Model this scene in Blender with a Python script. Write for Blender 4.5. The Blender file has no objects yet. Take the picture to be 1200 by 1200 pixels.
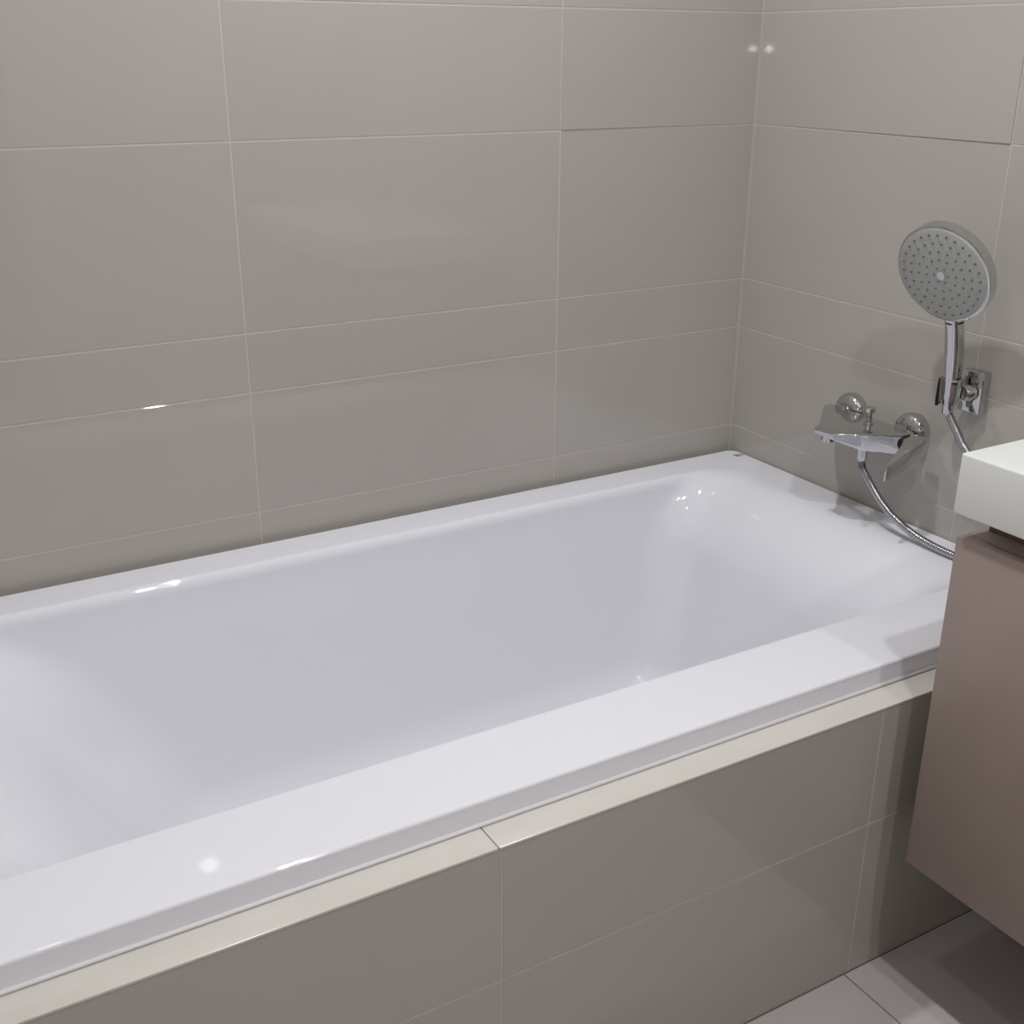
import bpy, bmesh, math, random
from mathutils import Vector, Matrix
random.seed(4)
scene = bpy.context.scene
COL = scene.collection
PI = math.pi

# ------------------------------------------------------------------ camera
CAM = Vector((-1.61824, -1.83786, 1.28963))
yaw, pitch, roll, FPX = math.radians(30.286), math.radians(-21.596), math.radians(0.2896), 1367.37
fwd = Vector((math.sin(yaw)*math.cos(pitch), math.cos(yaw)*math.cos(pitch), math.sin(pitch)))
rgt = fwd.cross(Vector((0, 0, 1))).normalized()
upv = rgt.cross(fwd)
r2 = math.cos(roll)*rgt + math.sin(roll)*upv
u2 = -math.sin(roll)*rgt + math.cos(roll)*upv
cam = bpy.data.cameras.new('camera')
cam_ob = bpy.data.objects.new('camera', cam)
COL.objects.link(cam_ob)
cam.sensor_fit = 'HORIZONTAL'
cam.sensor_width = 36.0
cam.lens = FPX/1200*36.0
cam.clip_start = 0.02
M3 = Matrix((r2, u2, -fwd)).transposed()
cam_ob.matrix_world = Matrix.Translation(CAM) @ M3.to_4x4()
scene.camera = cam_ob

# ------------------------------------------------------------------ world, exposure
world = bpy.data.worlds.new('world')
scene.world = world
world.use_nodes = True
world.node_tree.nodes['Background'].inputs[0].default_value = (0.9, 0.92, 1.0, 1)
world.node_tree.nodes['Background'].inputs[1].default_value = 0.05
scene.view_settings.view_transform = 'Standard'
scene.view_settings.look = 'None'
scene.view_settings.gamma = 1.0
scene.view_settings.use_curve_mapping = False
scene.view_settings.exposure = -0.04

# ------------------------------------------------------------------ lamps of the room
CEIL = 2.40
LAMPS = [((-0.83, -1.63), 9.5, 'over the open floor between tub and door'),      # recessed ceiling downlights
         ((-0.84, -0.45), 12.2, 'above the middle of the bathtub'),
         ((-1.45, -0.98), 1.6, 'beside the tub at the alcove end wall'),
         ((-0.62, -2.50), 9.0, 'in front of the door past the vanity')]
LAMP_COL = (0.965, 0.985, 1.0)
fl = bpy.data.lights.new('phone_flash', 'POINT')
fl.energy = 7.0
fl.color = (1.0, 0.98, 0.98)
fl.shadow_soft_size = 0.009
flo = bpy.data.objects.new('phone_flash', fl)
flo.location = CAM + u2*0.014 + fwd*0.01
COL.objects.link(flo)

# ------------------------------------------------------------------ materials
def lin(c):
    return tuple(((v/255)/12.92 if v/255 <= 0.04045 else ((v/255+0.055)/1.055)**2.4) for v in c) + (1.0,)

def mat(name, rgb, rough=0.4, metal=0.0, spec=0.5, var=0.04, scale=6.0, bump=0.0, bscale=80.0, coat=0.0, stretch=None):
    m = bpy.data.materials.new(name)
    m.use_nodes = True
    nt = m.node_tree
    b = nt.nodes['Principled BSDF']
    b.inputs['Roughness'].default_value = rough
    b.inputs['Metallic'].default_value = metal
    b.inputs['Specular IOR Level'].default_value = spec
    b.inputs['Coat Weight'].default_value = coat
    b.inputs['Coat Roughness'].default_value = 0.04
    tc = nt.nodes.new('ShaderNodeTexCoord')
    mp = nt.nodes.new('ShaderNodeMapping')
    if stretch:
        mp.inputs['Scale'].default_value = stretch
    nt.links.new(tc.outputs['Object'], mp.inputs['Vector'])
    no = nt.nodes.new('ShaderNodeTexNoise')
    no.inputs['Scale'].default_value = scale
    no.inputs['Detail'].default_value = 5
    nt.links.new(mp.outputs[0], no.inputs['Vector'])
    cr = nt.nodes.new('ShaderNodeValToRGB')
    c = lin(rgb)
    cr.color_ramp.elements[0].position = 0.3
    cr.color_ramp.elements[1].position = 0.7
    cr.color_ramp.elements[0].color = tuple(v*(1-var) for v in c[:3]) + (1,)
    cr.color_ramp.elements[1].color = tuple(min(1, v*(1+var)) for v in c[:3]) + (1,)
    nt.links.new(no.outputs['Fac'], cr.inputs['Fac'])
    nt.links.new(cr.outputs['Color'], b.inputs['Base Color'])
    if bump:
        n2 = nt.nodes.new('ShaderNodeTexNoise')
        n2.inputs['Scale'].default_value = bscale
        n2.inputs['Detail'].default_value = 3
        nt.links.new(mp.outputs[0], n2.inputs['Vector'])
        bp = nt.nodes.new('ShaderNodeBump')
        bp.inputs['Strength'].default_value = bump
        bp.inputs['Distance'].default_value = 0.002
        nt.links.new(n2.outputs['Fac'], bp.inputs['Height'])
        nt.links.new(bp.outputs[0], b.inputs['Normal'])
    return m

def emis(name, rgb, strength):
    m = bpy.data.materials.new(name)
    m.use_nodes = True
    b = m.node_tree.nodes['Principled BSDF']
    b.inputs['Base Color'].default_value = rgb + (1,)
    b.inputs['Emission Color'].default_value = rgb + (1,)
    b.inputs['Emission Strength'].default_value = strength
    return m

M = dict(
    tile=mat('glazed_greige_tile', (178, 173, 167), rough=0.025, spec=0.5, var=0.02, scale=3.0),
    grout=mat('pale_grout', (195, 188, 182), rough=0.8, spec=0.2, var=0.05, scale=40),
    floor_tile=mat('light_grey_floor_tile', (193, 187, 186), rough=0.16, spec=0.5, var=0.03, scale=5.0),
    floor_grout=mat('dark_floor_grout', (112, 105, 100), rough=0.85, spec=0.2, var=0.08, scale=40),
    acrylic=mat('white_acrylic', (230, 230, 237), rough=0.03, spec=0.5, var=0.006, scale=3.0),
    cream=mat('cream_stone', (206, 201, 195), rough=0.22, spec=0.5, var=0.035, scale=9.0, stretch=(1, 3, 3)),
    sealant=mat('white_sealant', (236, 235, 238), rough=0.35, spec=0.5, var=0.01),
    laminate=mat('taupe_laminate', (158, 143, 137), rough=0.38, spec=0.35, var=0.035, scale=14, stretch=(1, 1, .35)),
    channel=mat('brown_channel', (104, 88, 78), rough=0.5, spec=0.3, var=0.03),
    counter=mat('white_solid_surface', (227, 228, 225), rough=0.25, spec=0.5, var=0.008, scale=4),
    chrome=mat('polished_chrome', (205, 206, 206), rough=0.07, metal=1.0, var=0.01, scale=4),
    hose=mat('braided_metal', (176, 176, 180), rough=0.22, metal=1.0, var=0.05, scale=60),
    grey_face=mat('grey_spray_plate', (168, 170, 166), rough=0.30, spec=0.5, var=0.015),
    nozzle=mat('grey_rubber', (104, 103, 102), rough=0.6, spec=0.3, var=0.03),
    black=mat('black_plastic', (22, 22, 23), rough=0.4, spec=0.4, var=0.03),
    mark=mat('grey_print', (120, 120, 128), rough=0.4, spec=0.4, var=0.02),
    paint=mat('white_ceiling_paint', (235, 233, 230), rough=0.85, spec=0.2, var=0.01),
    door=mat('walnut_door', (98, 74, 58), rough=0.45, spec=0.4, var=0.12, scale=5, stretch=(6, 6, .6)),
    lamp_glass=emis('lamp_glass', (1.0, 0.97, 0.95), 40.0),
)

# ------------------------------------------------------------------ helpers
def tag(o, label=None, cat=None, group=None, kind=None):
    if label: o['label'] = label
    if cat: o['category'] = cat
    if group: o['group'] = group
    if kind: o['kind'] = kind
    return o

def empty(name, loc=(0, 0, 0)):
    o = bpy.data.objects.new(name, None)
    o.empty_display_size = 0.05
    COL.objects.link(o)
    o.location = loc
    return o

def link(name, me, material=None, parent=None, smooth=False, angle=None):
    """mesh given in world coordinates; parent sits at identity rotation"""
    o = bpy.data.objects.new(name, me)
    COL.objects.link(o)
    if material is not None and not me.materials:
        me.materials.append(material)
    if smooth:
        me.polygons.foreach_set('use_smooth', [True]*len(me.polygons))
        if angle is not None:
            me.set_sharp_from_angle(angle=math.radians(angle))
    if parent is not None:
        o.parent = parent
        off, q = Vector((0, 0, 0)), parent
        while q is not None:
            off += q.location
            q = q.parent
        o.location = -off
    return o

def from_bm(name, bm, material, parent=None, smooth=False, angle=None):
    bmesh.ops.recalc_face_normals(bm, faces=bm.faces)
    me = bpy.data.meshes.new(name)
    bm.to_mesh(me)
    bm.free()
    return link(name, me, material, parent, smooth, angle)

def box_bm(x0, x1, y0, y1, z0, z1, bevel=0.0, seg=2, bm=None):
    own = bm is None
    b = bmesh.new()
    vs = [b.verts.new(p) for p in ((x0, y0, z0), (x1, y0, z0), (x1, y1, z0), (x0, y1, z0),
                                   (x0, y0, z1), (x1, y0, z1), (x1, y1, z1), (x0, y1, z1))]
    for f in ((3, 2, 1, 0), (4, 5, 6, 7), (0, 1, 5, 4), (1, 2, 6, 5), (2, 3, 7, 6), (3, 0, 4, 7)):
        b.faces.new([vs[i] for i in f])
    if bevel:
        bmesh.ops.bevel(b, geom=list(b.edges), offset=bevel, segments=seg, affect='EDGES', profile=0.5)
    return b

def box(name, x0, x1, y0, y1, z0, z1, material, parent=None, bevel=0.0, seg=2):
    return from_bm(name, box_bm(x0, x1, y0, y1, z0, z1, bevel, seg), material, parent, bool(bevel), 40 if bevel else None)

def frame_of(axis):
    a = Vector(axis).normalized()
    t = Vector((0, 0, 1)) if abs(a.z) < 0.9 else Vector((1, 0, 0))
    e1 = a.cross(t).normalized()
    return a, e1, a.cross(e1)

def lathe(name, origin, axis, prof, material, parent=None, n=40, angle=35):
    """prof: list of (distance along axis, radius)"""
    a, e1, e2 = frame_of(axis)
    o = Vector(origin)
    bm = bmesh.new()
    rings = []
    for d, r in prof:
        if r < 1e-6:
            rings.append([bm.verts.new(o + a*d)])
        else:
            rings.append([bm.verts.new(o + a*d + r*(math.cos(2*PI*i/n)*e1 + math.sin(2*PI*i/n)*e2)) for i in range(n)])
    for A, B in zip(rings, rings[1:]):
        for i in range(n):
            j = (i+1) % n
            if len(A) == 1 and len(B) == 1: continue
            if len(A) == 1: bm.faces.new((A[0], B[i], B[j]))
            elif len(B) == 1: bm.faces.new((A[i], A[j], B[0]))
            else: bm.faces.new((A[i], A[j], B[j], B[i]))
    for R in (rings[0], rings[-1]):
        if len(R) > 1: bm.faces.new(R)
    return from_bm(name, bm, material, parent, True, angle)

def catmull(pts, n=12):
    P = [Vector(p) for p in pts]
    P = [2*P[0]-P[1]] + P + [2*P[-1]-P[-2]]
    out = []
    for i in range(1, len(P)-2):
        a, b, c, d = P[i-1], P[i], P[i+1], P[i+2]
        for k in range(n):
            t = k/n
            out.append(0.5*((2*b) + (c-a)*t + (2*a-5*b+4*c-d)*t*t + (3*b-a-3*c+d)*t**3))
    out.append(P[-2])
    return out

def sweep(name, path, section, material, parent=None, angle=40):
    """section(i, s) -> list of 2D points (side, up); frames follow the path with minimal twist"""
    n = len(path)
    tang = [(path[min(i+1, n-1)] - path[max(i-1, 0)]).normalized() for i in range(n)]
    side = tang[0].cross(Vector((0, 0, 1)))
    if side.length < 0.2: side = tang[0].cross(Vector((-1, 0, 0)))
    side.normalize()
    bm = bmesh.new()
    rings, s = [], 0.0
    for i in range(n):
        side = (side - tang[i]*side.dot(tang[i])).normalized()
        up = side.cross(tang[i])
        if i: s += (path[i]-path[i-1]).length
        rings.append([bm.verts.new(path[i] + side*a + up*b) for a, b in section(i, s)])
    m = len(rings[0])
    for A, B in zip(rings, rings[1:]):
        for i in range(m):
            bm.faces.new((A[i], A[(i+1) % m], B[(i+1) % m], B[i]))
    bm.faces.new(rings[0]); bm.faces.new(rings[-1])
    return from_bm(name, bm, material, parent, True, angle)

def prism(name, top, bottom, material, parent=None, bevel=0.0, seg=3):
    bm = bmesh.new()
    T = [bm.verts.new(p) for p in top]
    B = [bm.verts.new(p) for p in bottom]
    n = len(T)
    bm.faces.new(T); bm.faces.new(B[::-1])
    for i in range(n):
        bm.faces.new((T[i], B[i], B[(i+1) % n], T[(i+1) % n]))
    bmesh.ops.recalc_face_normals(bm, faces=bm.faces)
    if bevel:
        bmesh.ops.bevel(bm, geom=list(bm.edges), offset=bevel, segments=seg, affect='EDGES', profile=0.5)
    return from_bm(name, bm, material, parent, True, 35)

# tiles: a slab with a chamfered face, made once per size and shared
TILE_CACHE = {}
def tile_mesh(w, h, t, ch, material, key):
    k = (round(w, 4), round(h, 4), key)
    if k in TILE_CACHE: return TILE_CACHE[k]
    bm = bmesh.new()
    def ring(ins, d):
        return [bm.verts.new((x, d, z)) for x, z in ((ins, ins), (w-ins, ins), (w-ins, h-ins), (ins, h-ins))]
    r0, r1, r2_ = ring(0, 0), ring(0, -(t-ch)), ring(ch, -t)
    for A, B in ((r0, r1), (r1, r2_)):
        for i in range(4):
            bm.faces.new((A[i], A[(i+1) % 4], B[(i+1) % 4], B[i]))
    bm.faces.new(r2_); bm.faces.new(r0[::-1])
    bmesh.ops.recalc_face_normals(bm, faces=bm.faces)
    me = bpy.data.meshes.new('tile')
    bm.to_mesh(me); bm.free()
    me.materials.append(material)
    TILE_CACHE[k] = me
    return me

def tile_grid(parent, origin, eu, ev, us, vs, material, gap=0.0027, t=0.008, ch=0.0004, key='w', name='tile', tilt={}):
    """tiles between successive us (along eu) and vs (along ev); face normal = eu x ev"""
    eu, ev = Vector(eu), Vector(ev)
    nrm = eu.cross(ev)                                    # out into the room
    R = Matrix((eu, -nrm, ev)).transposed().to_4x4()
    for iu, (u0, u1) in enumerate(zip(us, us[1:])):
        for iv, (v0, v1) in enumerate(zip(vs, vs[1:])):
            me = tile_mesh(u1-u0-gap, v1-v0-gap, t, ch, material, key)
            o = bpy.data.objects.new(name, me)
            COL.objects.link(o)
            o.parent = parent
            p = Vector(origin) + eu*(u0+gap/2) + ev*(v0+gap/2)
            L = Matrix.Translation(p - parent.location) @ R
            if (iu, iv) in tilt:                          # a tile laid a hair out of true
                ang, piv = tilt[(iu, iv)]
                c = Matrix.Translation(((u1-u0)*piv, -t, 0))
                L = L @ c @ Matrix.Rotation(math.radians(ang), 4, 'Z') @ c.inverted()
            o.matrix_local = L

def struct(name, x0, x1, y0, y1, z0, z1, material, label, cat=None):
    o = box(name, x0, x1, y0, y1, z0, z1, material)
    tag(o, label, cat or name.split('_')[0], kind='structure')
    return o

# ------------------------------------------------------------------ room shell
XL, YF, XR = -1.86, -3.0, -2.60       # alcove end wall, wall behind the camera, far side wall
T_ = 0.008                            # tile thickness; the grout sits half a millimetre behind the tile faces
TILT = 0.18
ROWS = [0.0, 0.246, 0.546, 0.758, 0.858, 1.157, 1.358, 1.658, 1.958, 2.258, 2.40]

wb = struct('wall_back', XL-0.1, 0.1, 0.0005, 0.10, 0, CEIL, M['grout'], 'greige glazed tile wall running along the long side of the bathtub', 'wall')
tile_grid(wb, (0, T_, 0), (1, 0, 0), (0, 0, 1), [XL, -1.649, -1.049, -0.449, -0.0015], ROWS, M['tile'], tilt={(3, 5): (TILT, 1)})
wr = struct('wall_right', 0.0005, 0.10, YF, 0.0, 0, CEIL, M['grout'], 'greige glazed tile wall carrying the mixer, the hand shower and the vanity', 'wall')
tile_grid(wr, (T_, 0, 0), (0, -1, 0), (0, 0, 1), [0.0015, 0.594, 1.194, 1.794, 2.394, 2.994], ROWS, M['tile'], tilt={(0, 5): (-TILT, 0)})
wl = struct('wall_left', XL-0.10, XL-0.0005, -0.905, 0.0, 0, CEIL, M['grout'], 'short greige tiled wall closing the foot of the bathtub alcove', 'wall')
tile_grid(wl, (XL-T_, 0, 0), (0, 1, 0), (0, 0, 1), [-0.904, -0.602, -0.0015], ROWS, M['tile'])
struct('wall_side', XR-0.1, XR, YF, -0.905, 0, CEIL, M['tile'], 'plain side wall of the bathroom beyond the alcove', 'wall')
struct('wall_return', XR-0.1, XL-0.1, -0.905, -0.805, 0, CEIL, M['tile'], 'plain wall return beside the bathtub alcove', 'wall')
struct('wall_front', XR-0.1, 0.1, YF-0.1, YF, 0, CEIL, M['tile'], 'plain wall opposite the bathtub', 'wall')
struct('ceiling', XR-0.1, 0.1, YF-0.1, 0.1, CEIL, CEIL+0.08, M['paint'], 'flat white painted bathroom ceiling with recessed lights')
fl_ = struct('floor', XR-0.1, 0.1, YF-0.1, 0.1, -0.10, -0.0012, M['floor_grout'], 'light grey tiled bathroom floor in front of the tub')
tile_grid(fl_, (0, 0, -T_), (1, 0, 0), (0, 1, 0), [XR, -2.29, -1.69, -1.09, -0.49, -0.002],
          [YF, -2.702, -2.102, -1.502, -0.902], M['floor_tile'], gap=0.0022, key='f')
dr = struct('door_1', -1.75, -0.95, YF-0.0, YF+0.045, 0.004, 2.08, M['door'], 'dark walnut bathroom door behind the camera', 'door')
lathe('door_handle', (-1.03, YF+0.045, 1.0), (0, 1, 0), [(0, .024), (.006, .024), (.008, .01), (.05, .01), (.052, 0)], M['chrome'], dr, 20)

# tiled front of the tub surround
AY = -0.902
ap = struct('wall_apron', XL, -0.0005, AY+0.0005, AY+0.035, 0, 0.4555, M['grout'], 'greige tiled front of the bathtub surround below the cream ledge', 'apron')
tile_grid(ap, (0, AY+T_, 0), (1, 0, 0), (0, 0, 1), [XL, -1.682, -1.082, -0.482, -0.001], [0.0, 0.268, 0.4570], M['tile'], gap=0.0022)
tr = struct('trim_1', XL, -0.0008, -0.885, -0.846, 0.4556, 0.4562, M['grout'], 'cream stone ledge capping the tiled front of the tub', 'ledge')
for xa, xb in ((XL+0.0006, -1.0875), (-1.0865, -0.0012)):
    box('ledge_slab', xa, xb, -0.9035, -0.840, 0.4562, 0.4600, M['cream'], tr, bevel=0.0012, seg=2)

# ------------------------------------------------------------------ bathtub
def rrect(x0, x1, y0, y1, r, z, nc=10, ns=24, nside=12):
    """rounded rectangle, constant point count; r may be (right, left) corner radii"""
    rr, rl = (r if isinstance(r, tuple) else (r, r))
    pts = []
    def arc(cx, cy, r_, a0):
        for k in range(nc+1):
            a = a0 + (PI/2)*k/nc
            pts.append((cx+r_*math.cos(a), cy+r_*math.sin(a), z))
    def seg(p, q, n):
        for k in range(1, n):
            t = k/n
            pts.append((p[0]+(q[0]-p[0])*t, p[1]+(q[1]-p[1])*t, z))
    arc(x1-rr, y1-rr, rr, 0);      seg((x1-rr, y1), (x0+rl, y1), ns)
    arc(x0+rl, y1-rl, rl, PI/2);   seg((x0, y1-rl), (x0, y0+rl), nside)
    arc(x0+rl, y0+rl, rl, PI);     seg((x0+rl, y0), (x1-rr, y0), ns)
    arc(x1-rr, y0+rr, rr, 1.5*PI); seg((x1, y0+rr), (x1, y1-rr), nside)
    return pts

tub = empty('bathtub', (-0.86, -0.44, 0.0))
tag(tub, 'long white glossy acrylic bathtub set into the tiled alcove', 'bathtub')
ZT = 0.493
ox0, ox1, oy0, oy1 = XL+0.003, -0.002, -0.857, -0.014
rings = []
rings.append(rrect(ox0+.03, ox1-.03, oy0+.012, oy1-.012, .02, 0.4606))
rings.append(rrect(ox0, ox1, oy0-.001, oy1, .022, 0.4606))
rings.append(rrect(ox0, ox1, oy0, oy1, .022, ZT-.0045))
for k in range(1, 6):
    a = (PI/2)*k/5
    d = .0045*(1-math.cos(a))
    rings.append(rrect(ox0+d, ox1-d, oy0+d, oy1-d, .022, ZT-.0045+.0045*math.sin(a)))
for d in (.0065, .012):                                   # the rim itself is flat
    rings.append(rrect(ox0+d, ox1-d, oy0+d, oy1-d, .022, ZT))
ix0, ix1, iy0, iy1 = -1.72, -0.075, -0.732, -0.086       # opening where the flat rim ends
RR = (.085, .14)
rings.append(rrect(ix0-.02, ix1+.012, iy0-.01, iy1+.01, RR, ZT))
rings.append(rrect(ix0-.006, ix1+.004, iy0-.003, iy1+.003, RR, ZT))
def arc_in(d, R):                                        # horizontal run of a quarter round of radius R at depth d
    d = min(d, R)
    return math.sqrt(max(0.0, R*R - (R-d)**2))
def wall_ring(d, side, extra=0.0, rad=RR):
    t = max(0.0, (d-.03)/.30)
    rings.append(rrect(ix0+arc_in(d, .16)+.20*t+extra*1.2, ix1-arc_in(d, .13)-.07*t-extra, iy0+side+.045*t+extra, iy1-side-.045*t-extra, rad, ZT-d))
for k in range(0, 11):                                   # rolled inner edge
    a = (PI/2)*k/10
    wall_ring(.022*(1-math.cos(a)), .013*math.sin(a))
for k in range(1, 15):                                   # basin walls
    wall_ring(.022 + .328*k/14, .013)
for k in range(1, 11):                                   # sweep into the floor
    a = (PI/2)*k/10
    e = .080*(1-math.cos(a))
    wall_ring(.350+.085*math.sin(a), .013, e, (RR[0]+(.05-RR[0])*k/10, RR[1]+(.09-RR[1])*k/10))
wall_ring(.438, .013, .13, (.04, .06))
bm = bmesh.new()
VR = [[bm.verts.new(p) for p in R] for R in rings]
n = len(VR[0])
for A, B in zip(VR, VR[1:]):
    for i in range(n):
        bm.faces.new((A[i], A[(i+1) % n], B[(i+1) % n], B[i]))
bm.faces.new(VR[-1])
shell = from_bm('tub_shell', bm, M['acrylic'], tub, True, 60)
# sealant bead along the ledge
path = [Vector((XL+.004, -0.8595, 0.4625)), Vector((-0.9, -0.8595, 0.4625)), Vector((-0.003, -0.8595, 0.4625))]
sweep('sealant_bead', path, lambda i, s: [(.0026*math.cos(2*PI*k/10), .0026*math.sin(2*PI*k/10)) for k in range(10)], M['sealant'], tub)
# small printed maker's mark in the corner of the rim
mk = bmesh.new()
for (xa, xb, ya, yb) in ((-.030, -.026, -.060, -.046), (-.024, -.020, -.060, -.046), (-.018, -.008, -.058, -.055), (-.018, -.008, -.051, -.048)):
    vs = [mk.verts.new(p) for p in ((xa, ya, ZT+.0004), (xb, ya, ZT+.0004), (xb, yb, ZT+.0004), (xa, yb, ZT+.0004))]
    mk.faces.new(vs)
o = from_bm('printed_mark', mk, M['mark'], tub)
o['label'] = 'small grey printed mark on the white rim corner'

# ------------------------------------------------------------------ wall-hung vanity
VY1, VY0 = -0.953, -1.78
van = empty('vanity_cabinet', (-0.23, -1.36, 0.228))
tag(van, 'taupe wall-hung vanity cabinet with white countertop beside the bathtub', 'vanity')
CX = -0.456
box('carcass', CX+.020, -0.016, VY0, VY1, 0.230, 0.726, M['laminate'], van, bevel=.001)
ym = (VY0+VY1)/2
d1 = box('drawer_front', CX, CX+.0195, ym+.0015, VY1, 0.228, 0.726, M['laminate'], van, bevel=.0012)
d2 = box('drawer_front', CX, CX+.0195, VY0, ym-.0015, 0.228, 0.726, M['laminate'], van, bevel=.0012)
ch = box('recessed_channel', CX+.048, -0.016, VY0, VY1-.010, 0.726, 0.7590, M['channel'], van)
ch['label'] = 'dark brown recessed finger channel'
ct = box('countertop', -0.467, -0.016, VY0-.003, VY1+.003, 0.7590, 0.837, M['counter'], van, bevel=.003, seg=3)
ct['label'] = 'thick white countertop'
tw = box('wall_cleat', -0.0165, -0.001, VY0+.02, VY1-.02, 0.34, 0.82, M['channel'], van)

# ------------------------------------------------------------------ bath mixer
mx = empty('bath_mixer', (0.0, -0.412, 0.66))
tag(mx, 'chrome wall-mounted bath mixer with flat tapering spout and lever', 'bath mixer')
for yy in (-0.340, -0.486):
    e = lathe('wall_flange', (-0.0002, yy, 0.664), (-1, 0, 0), [(0, .0335), (.008, .0345), (.014, .0335), (.020, .030), (.0235, .024), (.0245, .0175)], M['chrome'], mx, 48)
    lathe('union_nut', (-0.022, yy, 0.664), (-1, 0, 0), [(0, .0165), (.002, .0175), (.018, .0175), (.020, .016)], M['chrome'], e, 6, 20)
zt, zb = 0.673, 0.636
top = [(-.030, -.308, zt), (-.048, -.308, zt), (-.138, -.388, zt-.004), (-.150, -.389, zt-.006), (-.150, -.436, zt-.006), (-.120, -.474, zt-.002), (-.058, -.512, zt), (-.030, -.512, zt)]
bot = [(-.034, -.330, zb+.004), (-.046, -.330, zb+.004), (-.128, -.392, zt-.018), (-.149, -.391, zt-.017), (-.149, -.434, zt-.017), (-.106, -.468, zb+.004), (-.062, -.510, zb), (-.034, -.510, zb)]
prism('mixer_body', top, bot, M['chrome'], mx, bevel=.0022)
lathe('aerator', (-0.134, -0.4125, zt-.0165), (0, 0, -1), [(0, .0135), (.009, .0135), (.0105, .012), (.0105, .010), (.006, .0095), (.006, 0)], M['chrome'], mx, 28)
lathe('diverter_knob', (-0.060, -0.432, zt-.001), (0, 0, 1), [(0, .0085), (.002, .0085), (.003, .0055), (.020, .0055), (.021, .0085), (.0225, .0100), (.028, .0100), (.030, .0085), (.030, 0)], M['chrome'], mx, 28)
# lever: wedge, thick at the cartridge, thin at its tip, pointing away from the wall and down
L0, L1 = -.034, -.136
top = [(L0, -.5165, .672), (L0, -.548, .672), (L1, -.5535, .641), (L1, -.549, .641), (-.080, -.528, .661), (-.062, -.5165, .668)]
bot = [(L0, -.5165, .642), (L0, -.548, .642), (L1-.002, -.5535, .613), (L1-.002, -.549, .613), (-.080, -.528, .634), (-.062, -.5165, .640)]
prism('lever', top, bot, M['chrome'], mx, bevel=.0014)
lathe('cartridge_gap', (-0.052, -0.5110, 0.655), (0, -1, 0), [(0, .0150), (.006, .0150)], M['black'], mx, 28)
lathe('hose_outlet', (-0.074, -0.440, zb+.006), (0, 0, -1), [(0, .0115), (.010, .0115), (.011, .0095), (.032, .0088), (.0350, .007)], M['chrome'], mx, 24)

# ------------------------------------------------------------------ hand shower, holder, hose
HY = -0.585
hs = empty('hand_shower', (-0.046, HY, 0.745))
tag(hs, 'chrome hand shower with round grey spray plate resting in its wall holder', 'hand shower')
hn = Vector((-0.928, -0.105, -0.358)).normalized()       # the way the spray plate looks
HC = Vector((-0.105, HY, 0.964))                          # middle of the plate
HR = 0.083
lathe('shower_head', HC, -hn, [(0.0, HR-.006), (0.0, HR-.003), (.002, HR), (.018, HR), (.022, HR-.003), (.027, HR-.016), (.030, HR-.040), (.031, 0)], M['chrome'], hs, 72)
pl = lathe('spray_plate', HC + hn*.0002, hn, [(-.0015, HR-.0045), (.0012, HR-.0045), (.0022, HR-.007), (.0026, .02), (.0026, 0)], M['grey_face'], hs, 72)
pl['label'] = 'round grey spray plate'
a_, e1, e2 = frame_of(hn)
nb = bmesh.new()
def nozzle(px, py):
    c = HC + hn*.0024 + e1*px + e2*py
    ra, rb = [], []
    for k in range(8):
        an = 2*PI*k/8
        d = e1*math.cos(an) + e2*math.sin(an)
        ra.append(nb.verts.new(c + d*.0021))
        rb.append(nb.verts.new(c + d*.0015 + hn*.0016))
    for k in range(8):
        nb.faces.new((ra[k], ra[(k+1) % 8], rb[(k+1) % 8], rb[k]))
    nb.faces.new(rb)
for cnt, rad, off in ((6, .013, 0), (12, .027, .1), (16, .041, .05), (22, .055, .12), (28, .069, .0)):
    for k in range(cnt):
        an = 2*PI*(k+off)/cnt
        nozzle(rad*math.cos(an), rad*math.sin(an))
nz = from_bm('spray_nozzles', nb, M['nozzle'], pl)
nz['kind'] = 'stuff'
bt = lathe('centre_button', HC + hn*.0024, hn, [(0, .0075), (.002, .007), (.0025, 0)], M['chrome'], pl, 24)
# handle: softly squared section, bowed
hp = catmull([(-.046, HY, .744), (-.0465, HY, .79), (-.0505, HY, .835), (-.058, HY+.001, .880), (-.066, HY+.002, .905)], 8)
def hsec(i, s):
    t = i/(len(hp)-1)
    w = .0098 + .0036*min(1, t*2.2)
    if t < .06: w *= .86
    out = []
    for k in range(24):
        an = 2*PI*k/24 + PI/8
        c, sn = math.cos(an), math.sin(an)
        q = (abs(c)**3.2 + abs(sn)**3.2)**(-1/3.2)
        out.append((c*q*w, sn*q*w))
    return out
sweep('handle', hp, hsec, M['chrome'], hs, 50)
lathe('handle_collar', (-.0588, HY+.001, .8835), (-.18, .02, 1), [(0, .0146), (.0022, .0146)], M['black'], hs, 28)
lathe('hose_nut', (-.046, HY, .7450), (.04, 0, -1), [(0, .0098), (.016, .0090), (.018, .0075)], M['chrome'], hs, 24)

ho = empty('shower_holder', (0, -0.603, 0.766))
tag(ho, 'chrome bracket on the tiled wall holding the hand shower', 'shower holder')
box('wall_plate', -.019, -.0003, -.6255, -.5815, .731, .802, M['chrome'], ho, bevel=.0025, seg=3)
lathe('arm', (-.018, -.606, .766), (-1, .25, 0), [(0, .014), (.014, .013), (.018, .011)], M['chrome'], ho, 32)
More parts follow.
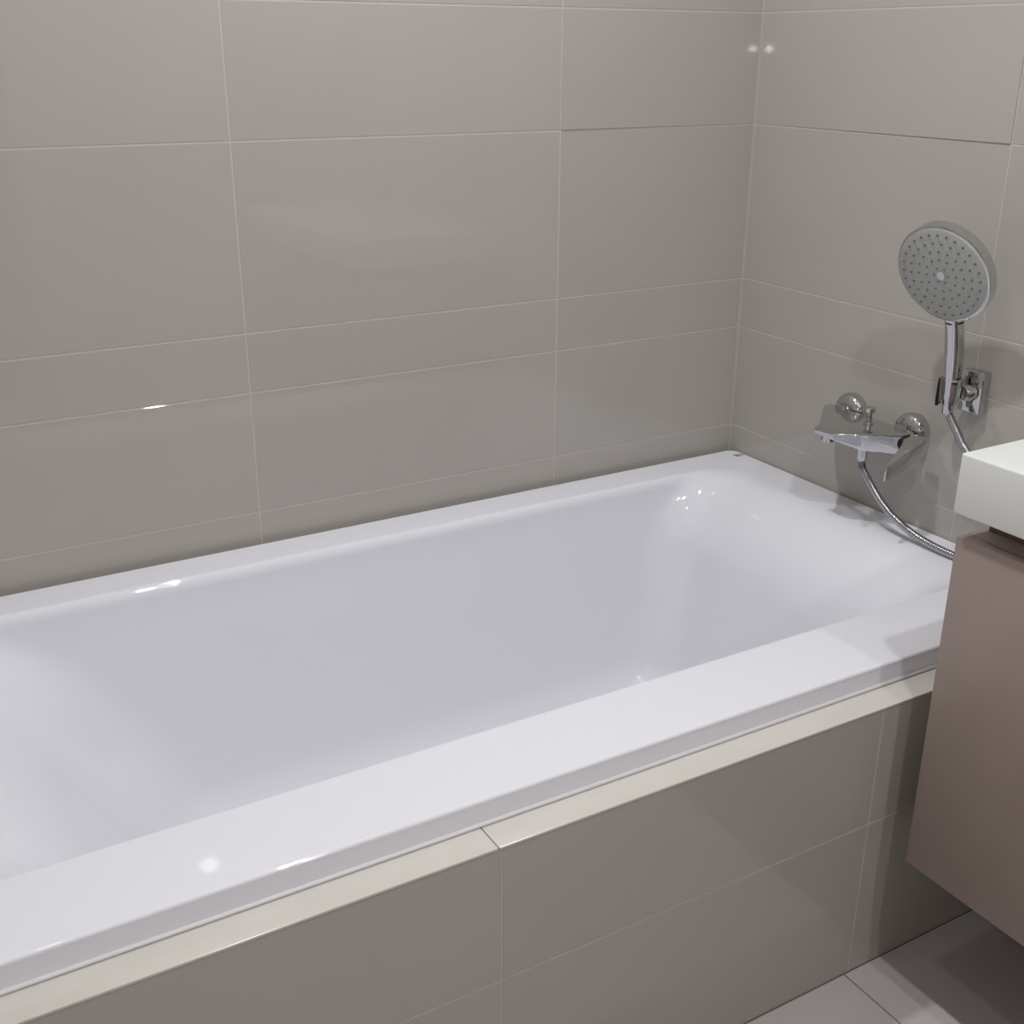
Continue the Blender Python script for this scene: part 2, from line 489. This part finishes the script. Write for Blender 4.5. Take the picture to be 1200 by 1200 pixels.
# cradle: a sleeve open towards the room, hugging the lower handle
bm = bmesh.new()
N = 26
sl = []
for (z, ri, ro) in ((.748, .0122, .0165), (.752, .0122, .0172), (.786, .0138, .0188), (.790, .0138, .0180)):
    ring_o, ring_i = [], []
    for k in range(N+1):
        an = math.radians(-142 + 284*k/N)            # gap faces -x
        c, s = math.cos(an), math.sin(an)
        ring_o.append(bm.verts.new((-.046+ro*c, HY+ro*s, z)))
        ring_i.append(bm.verts.new((-.046+ri*c, HY+ri*s, z)))
    sl.append((ring_o, ring_i))
for (o0, i0), (o1, i1) in zip(sl, sl[1:]):
    for k in range(N):
        bm.faces.new((o0[k], o0[k+1], o1[k+1], o1[k]))
        bm.faces.new((i0[k+1], i0[k], i1[k], i1[k+1]))
    bm.faces.new((o0[0], o1[0], i1[0], i0[0]))
    bm.faces.new((o0[N], i0[N], i1[N], o1[N]))
for (o_, i_) in (sl[0], sl[-1]):
    for k in range(N):
        bm.faces.new((o_[k], o_[k+1], i_[k+1], i_[k]))
from_bm('cradle', bm, M['chrome'], ho, True, 35)
bm = bmesh.new()
rows = []
for (z, r0, r1) in ((.742, .0170, .0215), (.750, .0168, .0220), (.782, .0184, .0215), (.788, .0182, .0205)):
    rows.append([bm.verts.new((-.046+r*math.cos(math.radians(an)), HY+r*math.sin(math.radians(an)), z)) for r, an in ((r0, 85), (r1, 88), (r1, 120), (r1, 146), (r0, 146), (r0, 115))])
for A, B in zip(rows, rows[1:]):
    for k in range(6):
        bm.faces.new((A[k], A[(k+1) % 6], B[(k+1) % 6], B[k]))
bm.faces.new(rows[0]); bm.faces.new(rows[-1])
o = from_bm('release_clip', bm, M['black'], ho)
o['label'] = 'small black clip on the holder'

HZ = ZT + .0078
hose_pts = [(-.074, -.440, .6030), (-.0735, -.444, .592), (-.073, -.460, .575), (-.072, -.488, .549), (-.072, -.526, .526), (-.069, -.585, .507), (-.066, -.655, HZ),
            (-.054, -.715, HZ), (-.038, -.760, HZ+.004), (-.030, -.782, .530), (-.029, -.770, .572), (-.032, -.725, .612), (-.038, -.672, .644), (-.0435, -.631, .677), (-.0450, -.609, .703), (-.0452, -.590, .7265)]
hq = catmull(hose_pts, 44)
def hosesec(i, s):
    r = .0066 + (.0005 if (i % 3) == 0 else -.0002)
    return [(r*math.cos(2*PI*k/10), r*math.sin(2*PI*k/10)) for k in range(10)]
h = sweep('shower_hose', hq, hosesec, M['hose'], None, 80)
tag(h, 'flexible braided metal hose looping from the mixer over the tub rim to the hand shower', 'shower hose')

# ------------------------------------------------------------------ ceiling downlights
for (lx, ly), e, where in LAMPS:
    d = empty('ceiling_downlight', (lx, ly, CEIL))
    tag(d, 'small round recessed ceiling downlight ' + where, 'downlight', 'recessed ceiling downlights')
    lathe('trim_ring', (lx, ly, CEIL), (0, 0, -1), [(0, .050), (.004, .050), (.006, .046), (.006, .036), (.001, .034)], M['sealant'], d, 40)
    lathe('lamp_glass', (lx, ly, CEIL-.0005), (0, 0, -1), [(0, .0335), (.002, .033), (.002, 0)], M['lamp_glass'], d, 32)
    l = bpy.data.lights.new('downlight_beam', 'AREA')
    l.shape = 'DISK'
    l.size = 0.065
    l.energy = e
    l.color = LAMP_COL
    lo = bpy.data.objects.new('downlight_beam', l)
    COL.objects.link(lo)
    lo.parent = d
    lo.location = (0, 0, -.008)
